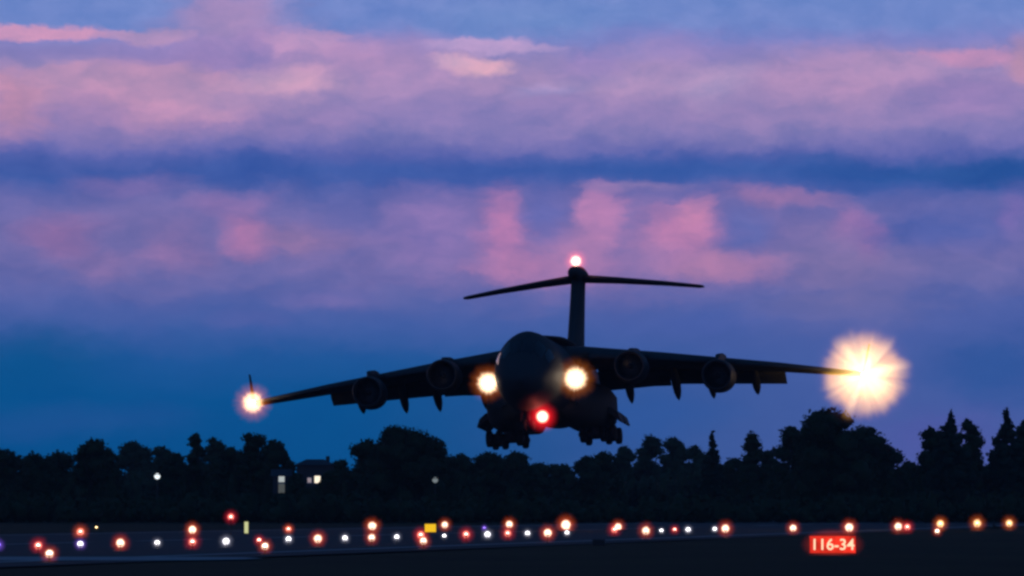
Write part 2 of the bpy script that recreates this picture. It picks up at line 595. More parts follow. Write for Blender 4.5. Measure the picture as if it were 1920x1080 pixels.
def lamp(name, px, py, D, colr, size, gain, label, cat, group, halo_rgb=None, elevated=False, core=1.0):
    """one airfield lamp: its housing, its lens and the mist it lights; size = glow radius (1/1920 of the picture at its distance)"""
    for _ in range(12):                      # the glow must clear the ground
        if at(px, D, py).z < 0.62 * size / FPX * D:
            D *= 0.975
    c = at(px, D, py)
    z = max(c.z, 0.03)
    t = empty(name, (c.x, D, 0), label, cat, group)
    if z > 0.18 or elevated:
        part('housing', elev_me, t, (0, 0, 0), (1, 1, max(z, 0.1) / 0.90))
    else:
        part('housing', inset_me, t, (0, 0, 0), (1, 1, 1))
    part('lens', LENS[colr], t, (0, 0, z), 0.075)
    size *= random.uniform(0.84, 1.04)
    gain *= random.uniform(0.7, 1.1)
    rad = size / FPX * D
    h = part('halo', HALO[colr], t, (0, 0, z), rad)  # self-luminous ball drawing the bloom round the lens
    h.rotation_euler = [random.uniform(0, 6.28) for _ in range(3)]
    hc = halo_rgb or HCOL[colr]
    h.color = (*hc, gain / rad)
    return t


ORD = ['first', 'second', 'third', 'fourth', 'fifth', 'sixth', 'seventh', 'eighth', 'ninth', 'tenth', 'eleventh', 'twelfth']
# near edge of the runway, 60 m apart
edge_px = [(93, 1038, 25), (497, 1024, 22), (794, 1014, 23), (1027, 999, 24), (1211, 995, 21), (1360, 991, 25), (1487, 990, 19), (1592, 989, 25), (1684, 987, 22), (1763, 982, 21), (1832, 981, 21), (1892, 981, 21)]
extra = ['at the end of the pale taxiway strip', 'touching a red light', 'below the yellow sign', 'large and round', 'beside a tiny white light', 'large with a red rim', 'alone before a gap', 'just above the red sign', 'beside a pink-red light', 'joined to a small orange light', 'amber on the dark grass', 'amber at the far right']
for i, (x, y, sz) in enumerate(edge_px):
    D = 354.0 * (1 + 0.1680 * i)
    k = 'amber' if i >= 9 else 'warm'
    tint = 'amber' if i >= 9 else 'warm white'
    lamp('runway_edge_light', x, y, D, k, sz, 1.0, f'{tint} near edge light, {ORD[i]} from left, {extra[i]}', 'runway light', 'near edge lights of the runway')
# far edge
far_px = [(151, 997, 20, 'red'), (361, 993, 22, 'warm'), (541, 992, 17, 'red'), (698, 986, 25, 'warm'), (834, 984, 21, 'warm'), (955, 983, 21, 'warm'), (1061, 984, 27, 'warm'), (1159, 988, 21, 'warm'), (1763, 982, 0, 'amber')]
fx = ['straight above a violet-white light', 'straight above a red light', 'small and orange above a white light', 'large and orange above a red light', 'right of the yellow sign', 'orange above a red light', 'largest of its row above a white light', 'slanting into a red light']
for i, (x, y, sz, k) in enumerate(far_px):
    if not sz:
        continue
    D = 715.0 * (1 + 0.0834 * i)
    lamp('runway_edge_light', x, y, D, k, sz, 1.0, f'orange-white far edge light, {ORD[i]} from left, {fx[i]}', 'runway light', 'far edge lights of the runway', (1.0, 0.12, 0.03))
# centreline, white and red by turns
white_px = [(151, 1020, 19), (295, 1018, 17), (424, 1015, 18), (541, 1011, 17), (647, 1009, 16), (744, 1007, 16), (833, 1005, 12), (914, 1002, 16), (989, 1000, 15), (1063, 999, 13), (1240, 995, 10), (1290, 993, 15), (1340, 992, 11)]
wd = ['with a violet fringe under a pinkish light', 'alone between orange and red lights', 'left of the red mast light', 'under a small orange light', 'right of an orange-red light', 'left of the yellow sign', 'small, under an orange light', 'with a faint violet spark', 'under the aircraft belly', 'small, under the largest orange light', 'tiny, right of a warm edge light', 'beside a pink-red spark', 'tiny, against a large warm light']
ORD.append('thirteenth')
for i, (x, y, sz) in enumerate(white_px):
    n = i if i < 10 else (12, 12.8, 13.6)[i - 10]
    D = 529.0 * (1 + 0.0551 * n)
    lamp('runway_centreline_light', x, y, D, 'white', sz, 1.0, f'white centreline light, {ORD[i]} from left, {wd[i]}', 'runway light', 'white centreline lights', (0.30, 0.12, 0.9) if i == 0 else (0.3, 0.3, 0.4))
red_px = [(72, 1023, 22), (226, 1018, 23), (361, 1016, 22), (486, 1013, 18), (596, 1010, 24), (697, 1008, 23), (789, 1003, 20), (874, 1002, 23), (952, 1000, 21), (1152, 993, 18), (1265, 993, 15), (1701, 988, 20), (1757, 996, 15)]
rd = ['up left of the first warm edge light', 'orange-red and alone', 'straight under a warm light', 'small, against a warm light', 'ringed in deep red', 'orange under a large orange light', 'under the yellow sign', 'left of a white light', 'straight under an orange light', 'merging with an orange light', 'small and pink between two white lights', 'pink, beside a warm edge light', 'small and orange under an amber light']
for i, (x, y, sz) in enumerate(red_px):
    D = 512.0 * (1 + 0.0575 * i)
    if y < 994 and i > 9:
        D = 860.0
    if i == 12:
        D = 760.0
    lamp('runway_centreline_light', x, y, D, 'red' if i not in (1, 4, 5, 12) else 'warm', sz, 0.8, f'red centreline light, {ORD[i]} from left, {rd[i]}', 'runway light', 'red centreline lights', (1.0, 0.03, 0.03) if i not in (1, 4, 5, 12) else (1.0, 0.08, 0.02))
lamp('obstruction_light', 433, 969, 690, 'red', 19, 0.75, 'small red light raised above the others on a thin post', 'warning light', None, (1.0, 0.02, 0.06), True)
lamp('taxiway_light', -3, 1022, 505, 'violet', 20, 1.0, 'violet-blue taxiway light cut by the left picture edge', 'taxiway light', None, None, True)
lamp('marker_light', 181, 989, 900, 'amber', 7, 0.5, 'tiny dim yellow light in the dark grass beyond the runway', 'marker light', None, (0.5, 0.4, 0.1), True)
lamp('taxiway_light', 908, 990, 930, 'violet', 10, 0.7, 'faint violet spark above a white centreline light', 'taxiway light', None, None, True)


def text_mesh(body, size, name, mat, depth=0.01):
    cu = bpy.data.curves.new(name, 'FONT')
    cu.body = body
    cu.size = size
    cu.align_x = 'CENTER'
    cu.align_y = 'CENTER'
    cu.extrude = depth
    cu.offset = 0.012 * size
    tmp = bpy.data.objects.new(name + '_tmp', cu)
    col.objects.link(tmp)
    dg = bpy.context.evaluated_depsgraph_get()
    me = bpy.data.meshes.new_from_object(tmp.evaluated_get(dg))
    me.name = name
    bpy.data.objects.remove(tmp)
    me.materials.clear()
    me.materials.append(mat)
    return me


M_signred = glow_surface('sign_red_lit', (0.74, 0.028, 0.016), 1.0)
_n, _l = M_signred.node_tree.nodes, M_signred.node_tree.links
_tc, _nz, _mr = _n.new('ShaderNodeTexCoord'), _n.new('ShaderNodeTexNoise'), _n.new('ShaderNodeMapRange')
_nz.inputs['Scale'].default_value = 1.6
_l.new(_tc.outputs['Object'], _nz.inputs['Vector'])
_l.new(_nz.outputs['Fac'], _mr.inputs['Value'])
for _k, _v in zip(('From Min', 'From Max', 'To Min', 'To Max'), (.3, .7, .45, 1.5)):
    _mr.inputs[_k].default_value = _v
_l.new(_mr.outputs[0], [q for q in _n if q.type == 'EMISSION'][0].inputs[1])
M_signtext = glow_surface('sign_text_lit', (1.0, 0.72, 0.46), 1.15)
SD = 404.0
sx = at(1561, SD)
sg = empty('runway_sign', (sx, SD, 0), 'lit red runway sign with white characters 116-34 low on the dark grass', 'sign')
zc = at(1561, SD, 1021).z
MB().box((0, 0.10, zc), (2.02, 0.16, 0.80), bev=0.03).build('cabinet', M_post, sg)
MB().box((0, 0.012, zc), (1.94, 0.012, 0.72)).build('face_panel', M_signred, sg)
for s in (-0.75, 0.75):
    MB().lathe([(0.0, 0.10), (0.02, 0.10), (0.025, 0.04), (zc - 0.38, 0.04)], 10, 'z', (s, 0.10, 0)).build('leg', M_post, sg)
tm = text_mesh('116-34', 0.66, 'characters', M_signtext)
tob = part('lettering', tm, sg, (0, -0.004, zc - 0.02))
tob.rotation_euler = (R(90), 0, 0)
M_bloom_sign = lit_mist('lit_mist_sign', 0.3, (1.0, 0.05, 0.02), 0.0, 0.75, power=1.2)
hh = part('halo', ball(M_bloom_sign, 'halo_sign'), sg, (0, -0.02, zc), (1.42, 0.8, 0.72))  # added emissive ball, paints a red bloom round the sign
hh.color = (1.0, 0.06, 0.02, 0.9)

M_yellow = glow_surface('sign_yellow_lit', (1.0, 0.58, 0.02), 0.95)
yd = 720.0
yx, yz = at(807, yd), at(807, yd, 990).z
ys_ = empty('taxiway_sign', (yx, yd, 0), 'small lit plain yellow sign board among the runway lights', 'sign')
MB().box((0, 0.07, yz), (0.90, 0.12, 0.66), bev=0.02).build('cabinet', M_post, ys_)
MB().box((0, 0.003, yz), (0.84, 0.012, 0.60)).build('face_panel', M_yellow, ys_)
for s in (-0.32, 0.32):
    MB().lathe([(0.0, 0.06), (0.02, 0.03), (yz - 0.33, 0.03)], 8, 'z', (s, 0.07, 0)).build('leg', M_post, ys_)
M_pale = glow_surface('marker_pale_lit', (0.72, 0.74, 0.36), 0.85)
md = 700.0
mx, mz = at(462, md), at(462, md, 989).z
mk = empty('marker_board', (mx, md, 0), 'narrow upright lit pale yellow marker board beside the red mast light', 'sign')
MB().box((0, 0.05, mz), (0.34, 0.08, 0.90), bev=0.02).build('cabinet', M_post, mk)
MB().box((0, 0.003, mz), (0.28, 0.008, 0.84)).build('face_panel', M_pale, mk)
MB().lathe([(0.0, 0.08), (0.02, 0.03), (mz - 0.42, 0.03)], 8, 'z', (0, 0.05, 0)).build('leg', M_post, mk)

bd = 484.0
bx_, bz_ = at(1122, bd), 0.0
eb = empty('equipment_box', (bx_, bd, 0), 'low dark equipment box on the grass in front of the runway', 'equipment box')
MB().box((0, 0, 0.17), (0.62, 0.4, 0.26), bev=0.03).build('cabinet', M_post, eb)
MB().box((0, 0, 0.315), (0.70, 0.48, 0.03), bev=0.01).build('lid', M_post, eb)
for s in (-0.25, 0.25):
    MB().box((s, 0, 0.02), (0.06, 0.3, 0.044)).build('foot', M_metal, eb)

# ------------------------------------------------------------------ the aircraft
AD = 818.0
ac = empty('cargo_aircraft', at(1027, AD, 718), 'grey four-engined T-tailed cargo aircraft landing with its lights on', 'aircraft')
ac.rotation_mode = 'QUATERNION'
Mq = Matrix.Rotation(R(-6.6), 3, 'Z') @ Matrix.Rotation(R(-2.7), 3, 'X') @ Matrix.Rotation(R(-2.7), 3, 'Y')
ac.rotation_quaternion = Mq.to_quaternion()

# fuselage: y, half width, top, bottom
FUS = [(-22.0, .06, -.95, -1.05), (-21.7, .55, -.45, -1.5), (-21.0, 1.15, .15, -2.05), (-20.0, 1.75, .85, -2.5), (-19.0, 2.05, 1.65, -2.8),
       (-18.0, 2.36, 2.45, -3.02), (-17.0, 2.56, 3.0, -3.2), (-16.0, 2.7, 3.32, -3.32), (-14.5, 2.84, 3.5, -3.42), (-12.5, 2.96, 3.55, -3.5), (-8, 3.15, 3.5, -3.55),
       (0, 3.43, 3.48, -3.55), (8, 3.43, 3.45, -3.5), (11, 3.35, 3.42, -3.1), (14, 3.15, 3.4, -2.3), (17, 2.8, 3.36, -1.3), (20, 2.35, 3.3, -.3),
       (23, 1.8, 3.2, .6), (26, 1.2, 3.05, 1.35), (28.5, .65, 2.85, 1.9), (30.2, .12, 2.55, 2.35)]
NS = 40


def fus_ring(y, w, t, bt, grow=0.0, ang=None):
    zc_, rz = (t + bt) / 2, (t - bt) / 2
    out = []
    for k in (range(NS) if ang is None else ang):
        a = 2 * math.pi * k / NS
        c, s = math.cos(a), math.sin(a)
        up = max(s, 0.0)                              # the crown is narrower than the belly
        out.append(Vector(((w + grow) * c * (1 - 0.13 * up * up), y, zc_ + (rz + grow) * s)))
    return out


MB().rings([fus_ring(*f) for f in FUS]).build('fuselage', M_grey, ac)


def fus_at(y):
    for a, b2 in zip(FUS, FUS[1:]):
        if a[0] <= y <= b2[0]:
            t = (y - a[0]) / (b2[0] - a[0])
            return tuple(a[i] + (b2[i] - a[i]) * t for i in range(4))


# windscreen panes, standing just proud of the skin
for (k0, k1, y0, y1) in ((10.15, 13.0, -19.3, -17.75), (7.0, 9.85, -19.3, -17.75), (13.3, 15.8, -18.9, -17.2), (4.2, 6.7, -18.9, -17.2), (16.1, 17.9, -18.3, -16.6), (2.1, 3.9, -18.3, -16.6)):
    rs = [fus_ring(*fus_at(y0 + (y1 - y0) * j / 3), 0.03, [k0 + (k1 - k0) * i / 5 for i in range(6)]) for j in range(4)]
    MB().rings(rs, (False, False), closed=False).build('window', M_glass, ac)

# wing box fairing on the crown
rs = []
for y, w, h in ((-9, .2, 0.0), (-7.5, 1.6, .16), (-5, 2.2, .28), (0, 2.4, .32), (5, 2.2, .28), (9, 1.4, .14), (11.5, .2, 0.0)):
    rs.append([Vector((w * c, y, 3.38 + (h + .05) * max(s, -1))) for c, s in [(math.cos(2 * math.pi * k / 20), math.sin(2 * math.pi * k / 20)) for k in range(20)]])
MB().rings(rs).build('wing_fairing', M_grey, ac)


def foil(c, th, camber=0.02, n=11):
    """closed aerofoil outline: (along chord, up)"""
    def yt(x):
        return 5 * th * (0.2969 * math.sqrt(x) - 0.126 * x - 0.3516 * x * x + 0.2843 * x ** 3 - 0.1030 * x ** 4)
    X = [0.5 * (1 - math.cos(math.pi * i / (n - 1))) for i in range(n)]
    up = [(x * c, (yt(x) + camber * 4 * x * (1 - x)) * c) for x in X]
    lo = [(x * c, (-yt(x) + camber * 4 * x * (1 - x)) * c) for x in X]
    return up[::-1] + lo[1:-1]


def section(x, y, z, c, th, inc, camber=0.02):
    """in the y-z plane, leading edge at (x,y,z), nose up by inc"""
    ci, si = math.cos(inc), math.sin(inc)
    return [Vector((x, y + a * ci + h * si, z - a * si + h * ci)) for a, h in foil(c, th, camber)]


STN = [(0.0, -6.9, 1.95, 13.8, .135), (3.4, -5.5, 1.95, 12.5, .135), (10.0, -2.1, 1.58, 8.6, .128), (19.6, 2.75, .72, 5.5, .12), (26.4, 6.15, -.05, 3.1, .11)]


def wing_at(x):
    for a, b2 in zip(STN, STN[1:]):
        if a[0] <= x <= b2[0]:
            t = (x - a[0]) / (b2[0] - a[0])
            return tuple(a[i] + (b2[i] - a[i]) * t for i in range(5))


INC = R(2.6)


def sgn(ring, s):
    return [Vector((p.x * s, p.y, p.z)) for p in ring]


for s in (-1, 1):
    side = []
    for x in (0.0, 1.7, 3.4, 5.6, 7.8, 10, 13, 16, 19.6, 22, 24.5, 26.0, 26.4):
        X, y, z, c, th = wing_at(x)
        if x == 26.4:
            c, th, y = c * .92, th * .8, y + .15
        side.append(sgn(section(x, y, z, c, th, INC), s))
    MB().rings(side).build('wing', M_grey, ac)
    # winglet
    wg = []
    for t, dx, dy, c, dz in ((0, 26.35, 6.7, 2.5, -.02), (.1, 26.55, 6.85, 2.35, .14), (.35, 26.72, 7.4, 2.0, .9), (.7, 26.9, 8.2, 1.5, 1.85), (1, 27.05, 8.85, 1.05, 2.6)):
        wg.append([Vector((s * (dx + h), dy + a, dz)) for a, h in foil(c, .09, 0)])
    MB().rings(wg).build('winglet', M_grey, ac)
    # flaps down, in two spans, and the outboard aileron seam
    for x0, x1, ang in ((3.7, 9.87, R(35)), (9.90, 19.8, R(31.5))):
        fl = []
        for j in range(5):
            x = x0 + (x1 - x0) * j / 4
            X, y, z, c, th = wing_at(x)
            te_y, te_z = y + c * math.cos(INC), z - c * math.sin(INC)
            fc = 0.235 * c if x > 9.8 else 0.215 * c
            fl.append(sgn(section(x, te_y - 0.68, te_z - 0.035, fc + .68, .15, ang - R(4), 0.0), s))
        MB().rings(fl).build('flap', M_greyd, ac)
    # leading-edge slats, run out ahead of the wing
    for x0, x1 in ((4.2, 7.2), (9.0, 13.9), (16.1, 24.6)):
        sl = []
        for j in range(4):
            x = x0 + (x1 - x0) * j / 3
            X, y, z, c, th = wing_at(x)
            sc_ = 0.09 * c
            ca = R(24)
            pts = []
            for a, h in ((0, 0), (.12, .16), (.4, .27), (.75, .27), (1.0, .18), (.7, .12), (.35, .0), (.12, -.10)):
                pts.append(Vector((s * x, y - sc_ * .75 + sc_ * (a * math.cos(ca) - h * math.sin(ca)), z - sc_ * .30 + sc_ * (a * math.sin(ca) + h * math.cos(ca)))))
            sl.append(pts)
        MB().rings(sl).build('slat', M_grey, ac)
    # flap track fairings
    for x, dz in ((6.3, 1.5), (10.4, 1.15), (13.4, .75), (17.2, .40)):
        X, y, z, c, th = wing_at(x)
        te_y, te_z = y + c, z - c * math.sin(INC)
        L = 5.2 if x < 15 else 4.2
        Mx = Matrix.Rotation(R(-34), 3, 'X')
        prof = [(-L * .55, .03), (-L * .42, .22), (-L * .2, .36), (0.0, .40), (L * .2, .34), (L * .36, .20), (L * .45, .03)]
        bmf = MB()
        bmf.lathe(prof, 14, 'y', (s * x, te_y + .25, te_z - dz * .62 - .62), Mx, (True, True))
        bmf.build('flap_track_fairing', M_greyd, ac)
    # engines
    for x, yi, zc_, ym in ((8.0, -9.4, .52, 0), (15.0, -5.0, -.32, 0)):
        en = MB()
        en.lathe([(.25, 1.10), (.06, 1.15), (0, 1.21), (.06, 1.27), (.4, 1.34), (1.2, 1.40), (2.6, 1.42), (4.0, 1.32), (5.1, 1.16), (5.15, 1.09), (3.9, 1.06)], 36, 'y', (s * x, yi, zc_))
        en.lathe([(3.9, .95), (5.1, .86), (6.3, .62), (6.35, .5), (6.1, .42), (7.2, .04)], 24, 'y', (s * x, yi, zc_))
        eo = en.build('engine', M_greyd, ac)
        lp = MB().lathe([(.30, 1.095), (.07, 1.142), (-.012, 1.21), (.07, 1.278), (.22, 1.312)], 36, 'y', (s * x, yi, zc_)).build('intake_lip', M_lip, eo)
        duct = MB().lathe([(.24, 1.105), (1.3, 1.08), (1.32, .2)], 30, 'y', (s * x, yi, zc_)).build('intake_duct', M_greyd, eo)
        fan = MB()
        for k in range(22):
            a = 2 * math.pi * k / 22
            ca, sa = math.cos(a), math.sin(a)
            q = []
            for r0, tw in ((.3, .25), (1.05, .75)):
                for sgn_ in (-1, 1):
                    off = .12 * sgn_
                    q.append(Vector((s * x + ca * r0 - sa * off * math.cos(tw), yi + 1.05 + off * math.sin(tw), zc_ + sa * r0 + ca * off * math.cos(tw))))
            fan.add([q[0], q[1], q[3], q[2]], [(0, 1, 2, 3)], False)
        fan.build('fan', M_fan, eo)
        MB().lathe([(.45, .02), (.55, .12), (.8, .25), (1.2, .34)], 18, 'y', (s * x, yi, zc_), None, (True, True)).build('spinner', M_greyd, eo)
        X, y, z, c, th = wing_at(x)
        py_ = MB()
        sec = [(yi + 1.1, zc_ + 1.30, zc_ + 1.42, .06), (yi + 2.0, zc_ + 1.2, z + .45, .22), (y - .2, zc_ + 1.0, z + .70, .26), (y + 1.2, zc_ + .9, z + .66, .28), (y + 3.0, zc_ + .85, z + .3, .26), (y + 5.0, z - .5, z - .1, .05)]
        py_.rings([[Vector((s * x - w, yy, z0)), Vector((s * x + w, yy, z0)), Vector((s * x + w, yy, z1 - .08)), Vector((s * x + w * .4, yy, z1)), Vector((s * x - w * .4, yy, z1)), Vector((s * x - w, yy, z1 - .08))] for yy, z0, z1, w in sec], smooth=False)
        py_.build('pylon', M_greyd, eo)
    # main gear pod on the flank
    rs = []
    for y, xo, zt, zb in ((-7.2, 3.2, -2.0, -2.9), (-6.2, 4.05, -1.25, -3.45), (-4.5, 4.75, -.75, -3.8), (-2, 5.1, -.45, -3.95), (3, 5.2, -.35, -3.95), (8, 5.1, -.5, -3.9), (11, 4.6, -.9, -3.6), (13.5, 3.9, -1.4, -3.0), (15, 3.0, -1.8, -2.3)):
        xi = 1.8
        ring = [(xi, zt + .25), (xo - 1.0, zt + .15), (xo - .35, zt - .05), (xo, zt - .55), (xo + .02, (zt + zb) / 2), (xo - .12, zb + .7), (xo - .55, zb + .15), (xo - 1.2, zb), (xi, zb)]
        rs.append([Vector((s * px_, y, pz_)) for px_, pz_ in ring])
    MB().rings(rs).build('landing_gear_pod', M_grey, ac)
    # two trucks of three wheels
    for yt_ in (1.2, 5.6):
        g = MB()
        g.tube([(s * 3.7, yt_, -3.2), (s * 3.75, yt_, -4.1), (s * 3.75, yt_, -4.5)], [.42, .34, .3], 12)
        g.tube([(s * 2.35, yt_, -4.5), (s * 5.6, yt_, -4.5)], .2, 10)
        g.tube([(s * 3.7, yt_ + 1.4, -3.3), (s * 3.75, yt_ + .1, -4.2)], .09, 8)
        go = g.build('main_gear_strut', M_strut, ac)
        for xw in (2.75, 4.5, 5.35):
            Mt = MB().lathe([(-.27, .25), (-.29, .5), (-.25, .64), (-.13, .72), (.13, .72), (.25, .64), (.29, .5), (.27, .25)], 26, 'x', (s * xw, yt_, -4.5), None, (True, True)).build('wheel', M_tyre, go)
    # gear doors, hanging open outwards
    dr = MB()
    for (y0, y1) in ((-.6, 2.9), (3.9, 7.4)):
        a_ = [Vector((s * px_, yy, pz_)) for yy in (y0, y1) for px_, pz_ in ((5.02, -2.3), (5.42, -2.4), (5.95, -2.85), (6.2, -3.55), (6.05, -3.6), (5.6, -3.15), (5.3, -2.9), (5.0, -2.85))]
        dr.rings([a_[:8], a_[8:]], smooth=False)
    dr.build('gear_door', M_greyd, ac)
    # landing light in the flank of the body
    lh = MB().lathe([(0, .30), (.05, .34), (.9, .40), (1.6, .22)], 20, 'y', (3.92 if s > 0 else -3.45, -14.1, -.70), None, (False, True)).build('landing_light', M_greyd, ac)

# nose gear
ng = MB()
ng.tube([(0, -15.4, -3.2), (0, -15.5, -4.45)], [.17, .13], 12)
ng.tube([(-.42, -15.5, -4.46), (.42, -15.5, -4.46)], .09, 10)
ng.tube([(0, -14.1, -3.3), (0, -15.4, -4.0)], .07, 8)
ngo = ng.build('nose_gear_strut', M_strut, ac)
for xw in (-.36, .36):
    MB().lathe([(-.14, .2), (-.16, .36), (-.12, .47), (-.05, .51), (.05, .51), (.12, .47), (.16, .36), (.14, .2)], 24, 'x', (xw, -15.5, -4.46), None, (True, True)).build('wheel', M_tyre, ngo)
for s in (-1, 1):
    MB().box((s * .62, -15.0, -3.75), (.05, 2.2, .8), Matrix.Rotation(R(-8 * s), 3, 'Y')).build('nose_gear_door', M_greyd, ac)

# fin, bullet, tailplane
fin = []
for z, y, c, th in ((2.6, 19.0, 9.6, .155), (3.4, 20.2, 9.0, .165), (6, 22.4, 8.0, .165), (9, 25.0, 6.9, .175), (11.0, 26.7, 6.2, .19)):
    fin.append([Vector((h, y + a, z)) for a, h in foil(c, th, 0)])
MB().rings(fin).build('fin', M_grey, ac)
MB().lathe([(24.6, .03), (25.1, .40), (26.2, .68), (28.5, .80), (31.5, .66), (33.6, .34), (34.8, .04)], 20, 'y', (0, 0, 11.35), Matrix.Diagonal((1.0, 1.0, .95)).to_3x3(), (True, True)).build('tail_bullet', M_grey, ac)
for s in (-1, 1):
    tp = []
    for x, y, z, c, th in ((0.2, 26.6, 10.98, 5.4, .13), (3.5, 28.2, 10.75, 4.4, .125), (7.5, 30.2, 10.40, 3.2, .13), (10.4, 31.6, 10.08, 2.3, .13), (10.75, 31.95, 10.06, 1.8, .10)):
        tp.append(sgn(section(x, y, z, c, th, R(.6), 0), s))
    MB().rings(tp).build('tailplane', M_greyd, ac)

# lamps of the aircraft (lens, emissive bloom ball) and the light they throw on the skin
L_lens = glow_surface('aircraft_lens', (1.0, 0.86, 0.7), 40)
L_red = glow_surface('beacon_lens', (1.0, 0.08, 0.05), 25)
LM = lit_mist('lit_mist_landing', 0.47, (1.0, 0.74, 0.46), 3.6, 0.7, 0.85, 1.5, 4.2)
LBc = ball(LM, 'halo_landing')
LBt = ball(lit_mist('lit_mist_tip', 0.46, (1.0, 0.60, 0.30), 3.2, 0.9, 1.15, 1.4, 4.4), 'halo_tip')


def burst_mat():
    """mist in the glare of the wing-tip landing lamp: bright heart, pale rayed ball, thin pink fringe"""
    m, n, l = new_mat('lit_mist_wingtip')
    def mth(op, a, b=None):
        x = n.new('ShaderNodeMath')
        x.operation = op
        for i, v in enumerate((a, b)):
            if v is None:
                continue
            if isinstance(v, (int, float)):
                x.inputs[i].default_value = v
            else:
                l.new(v, x.inputs[i])
        return x.outputs[0]
    def mrange(v, a, b2, c, d):
        q = n.new('ShaderNodeMapRange')
        q.interpolation_type = 'SMOOTHSTEP'
        for k_, z_ in zip(('From Min', 'From Max', 'To Min', 'To Max'), (a, b2, c, d)):
            q.inputs[k_].default_value = z_
        l.new(v, q.inputs['Value'])
        return q.outputs[0]
    t = n.new('ShaderNodeTexCoord')
    ln = n.new('ShaderNodeVectorMath'); ln.operation = 'LENGTH'
    l.new(t.outputs['Object'], ln.inputs[0])
    nm = n.new('ShaderNodeVectorMath'); nm.operation = 'NORMALIZE'
    l.new(t.outputs['Object'], nm.inputs[0])
    nz = n.new('ShaderNodeTexNoise')
    nz.inputs['Scale'].default_value = 3.2
    nz.inputs['Detail'].default_value = 3.0
    l.new(nm.outputs[0], nz.inputs['Vector'])
    nf = mrange(nz.outputs['Fac'], 0.33, 0.67, 0.0, 1.0)
    r = ln.outputs['Value']
    oi = n.new('ShaderNodeObjectInfo')
    heart = mrange(mth('DIVIDE', r, mth('ADD', mth('MULTIPLY', nf, 0.85), 0.42)), 0.08, 0.66, 2.9, 0.0)
    ballk = mrange(mth('DIVIDE', r, mth('ADD', mth('MULTIPLY', nf, 0.24), 0.86)), 0.60, 0.80, 0.85, 0.0)
    fringe = mrange(r, 0.55, 0.95, 0.05, 0.0)
    acc = None
    for colr, v in (((1.0, 0.80, 0.42, 1), heart), ((1.0, 0.48, 0.05, 1), ballk), ((1.0, 0.30, 0.42, 1), fringe)):
        e = n.new('ShaderNodeEmission')
        e.inputs[0].default_value = colr
        l.new(mth('MULTIPLY', v, oi.outputs['Alpha']), e.inputs[1])
        if acc is None:
            acc = e.outputs[0]
        else:
            a = n.new('ShaderNodeAddShader')
            l.new(acc, a.inputs[0]); l.new(e.outputs[0], a.inputs[1])
            acc = a.outputs[0]
    o = n.new('ShaderNodeOutputMaterial')
    l.new(acc, o.inputs['Volume'])  # glare disc and rays are painted as emission inside the ball
    return m


BURST = ball(burst_mat(), 'halo_wingtip')
lens_me = ball(L_lens, 'aircraft_lens')
red_me = ball(L_red, 'beacon_lens')


def ac_lamp(name, loc, lens, halo_me, px_r, halo_col, gain, lens_r=.16, watts=0, light_col=(1, .7, .4), aim=None):
    ho = MB().lathe([(-.02, lens_r * .95), (.02, lens_r * 1.25), (.3, lens_r * 1.25), (.5, lens_r * .5)], 16, 'y', (0, 0, 0), None, (True, True)).build(name, M_greyd, ac, loc)
    lo = part('lens', lens, ho, (0, -.03, 0), lens_r)
    rad = px_r / FPX * AD
    h = part('halo', halo_me, ho, (0, -.1, 0), rad)  # emissive ball standing in for lens bloom
    if halo_me is not BURST:
        h.rotation_euler = [random.uniform(0, 6.28) for _ in range(3)]
    h.color = (*halo_col, gain / rad)
    if watts:
        ld = bpy.data.lights.new(name + '_light', 'POINT')
        ld.energy = watts
        ld.color = light_col
        ld.shadow_soft_size = .15
        q = bpy.data.objects.new(name + '_light', ld)
        col.objects.link(q)
        q.parent = ho
        q.location = (0, -.5, 0)
    return ho


ac_lamp('landing_lamp', (-3.45, -14.6, -.72), lens_me, LBc, 40, (1.0, .20, .03), 1.0, .2, 18)
ac_lamp('landing_lamp', (3.92, -14.15, -.68), lens_me, LBc, 43, (1.0, .24, .03), 1.0, .2, 18)
ac_lamp('wingtip_lamp', (-26.35, 5.6, -.1), lens_me, LBt, 41, (1.0, .20, .01), 1.0, .16, 60)
ac_lamp('wingtip_lamp', (26.8, 5.6, -.25), lens_me, BURST, 112, (1, 1, 1), 1.0, .2, 18)
RB = ball(lit_mist('lit_mist_beacon', 0.33, (1.0, 0.62, 0.45), 6.0, 2.6, 0.2), 'halo_beacon')
ac_lamp('belly_beacon', (1.22, -16.25, -3.88), red_me, RB, 33, (1.0, .012, .02), 1.1, .14, 60, (1, .05, .03))
TB = ball(lit_mist('lit_mist_tail', 0.36, (1.0, 0.66, 0.44), 4.0, 1.6, 0.6), 'halo_tail')
ac_lamp('tail_beacon', (0, 27.2, 12.45), lens_me, TB, 29, (1.0, .10, .05), 1.0, .14, 60, (1, .15, .10))

# ------------------------------------------------------------------ trees
def leaves(centres, normals_bias, size, jitter=0.5):
    """one leaf spray (a bent quad) at each centre; arrays in, (verts, quads) out"""
    n = len(centres)
    a = rng.normal(size=(n, 3))
    a /= np.linalg.norm(a, axis=1)[:, None]
    b_ = rng.normal(size=(n, 3))
    b_ -= (a * b_).sum(1)[:, None] * a
    b_ /= np.linalg.norm(b_, axis=1)[:, None]
    sz = size * (1 - jitter + 2 * jitter * rng.random(n))[:, None]
    w = sz * (0.45 + 0.3 * rng.random(n))[:, None]
    v = np.stack([centres - a * sz - b_ * w * .3, centres - b_ * w, centres + a * sz, centres + b_ * w], 1).reshape(-1, 3)
    q = np.arange(4 * n).reshape(n, 4)
    return v, q


_t = bmesh.new()
bmesh.ops.create_icosphere(_t, subdivisions=2, radius=1.0)
ICO_V = np.array([v.co[:] for v in _t.verts])
ICO_F = np.array([[v.index for v in f.verts] for f in _t.faces])
_t.free()


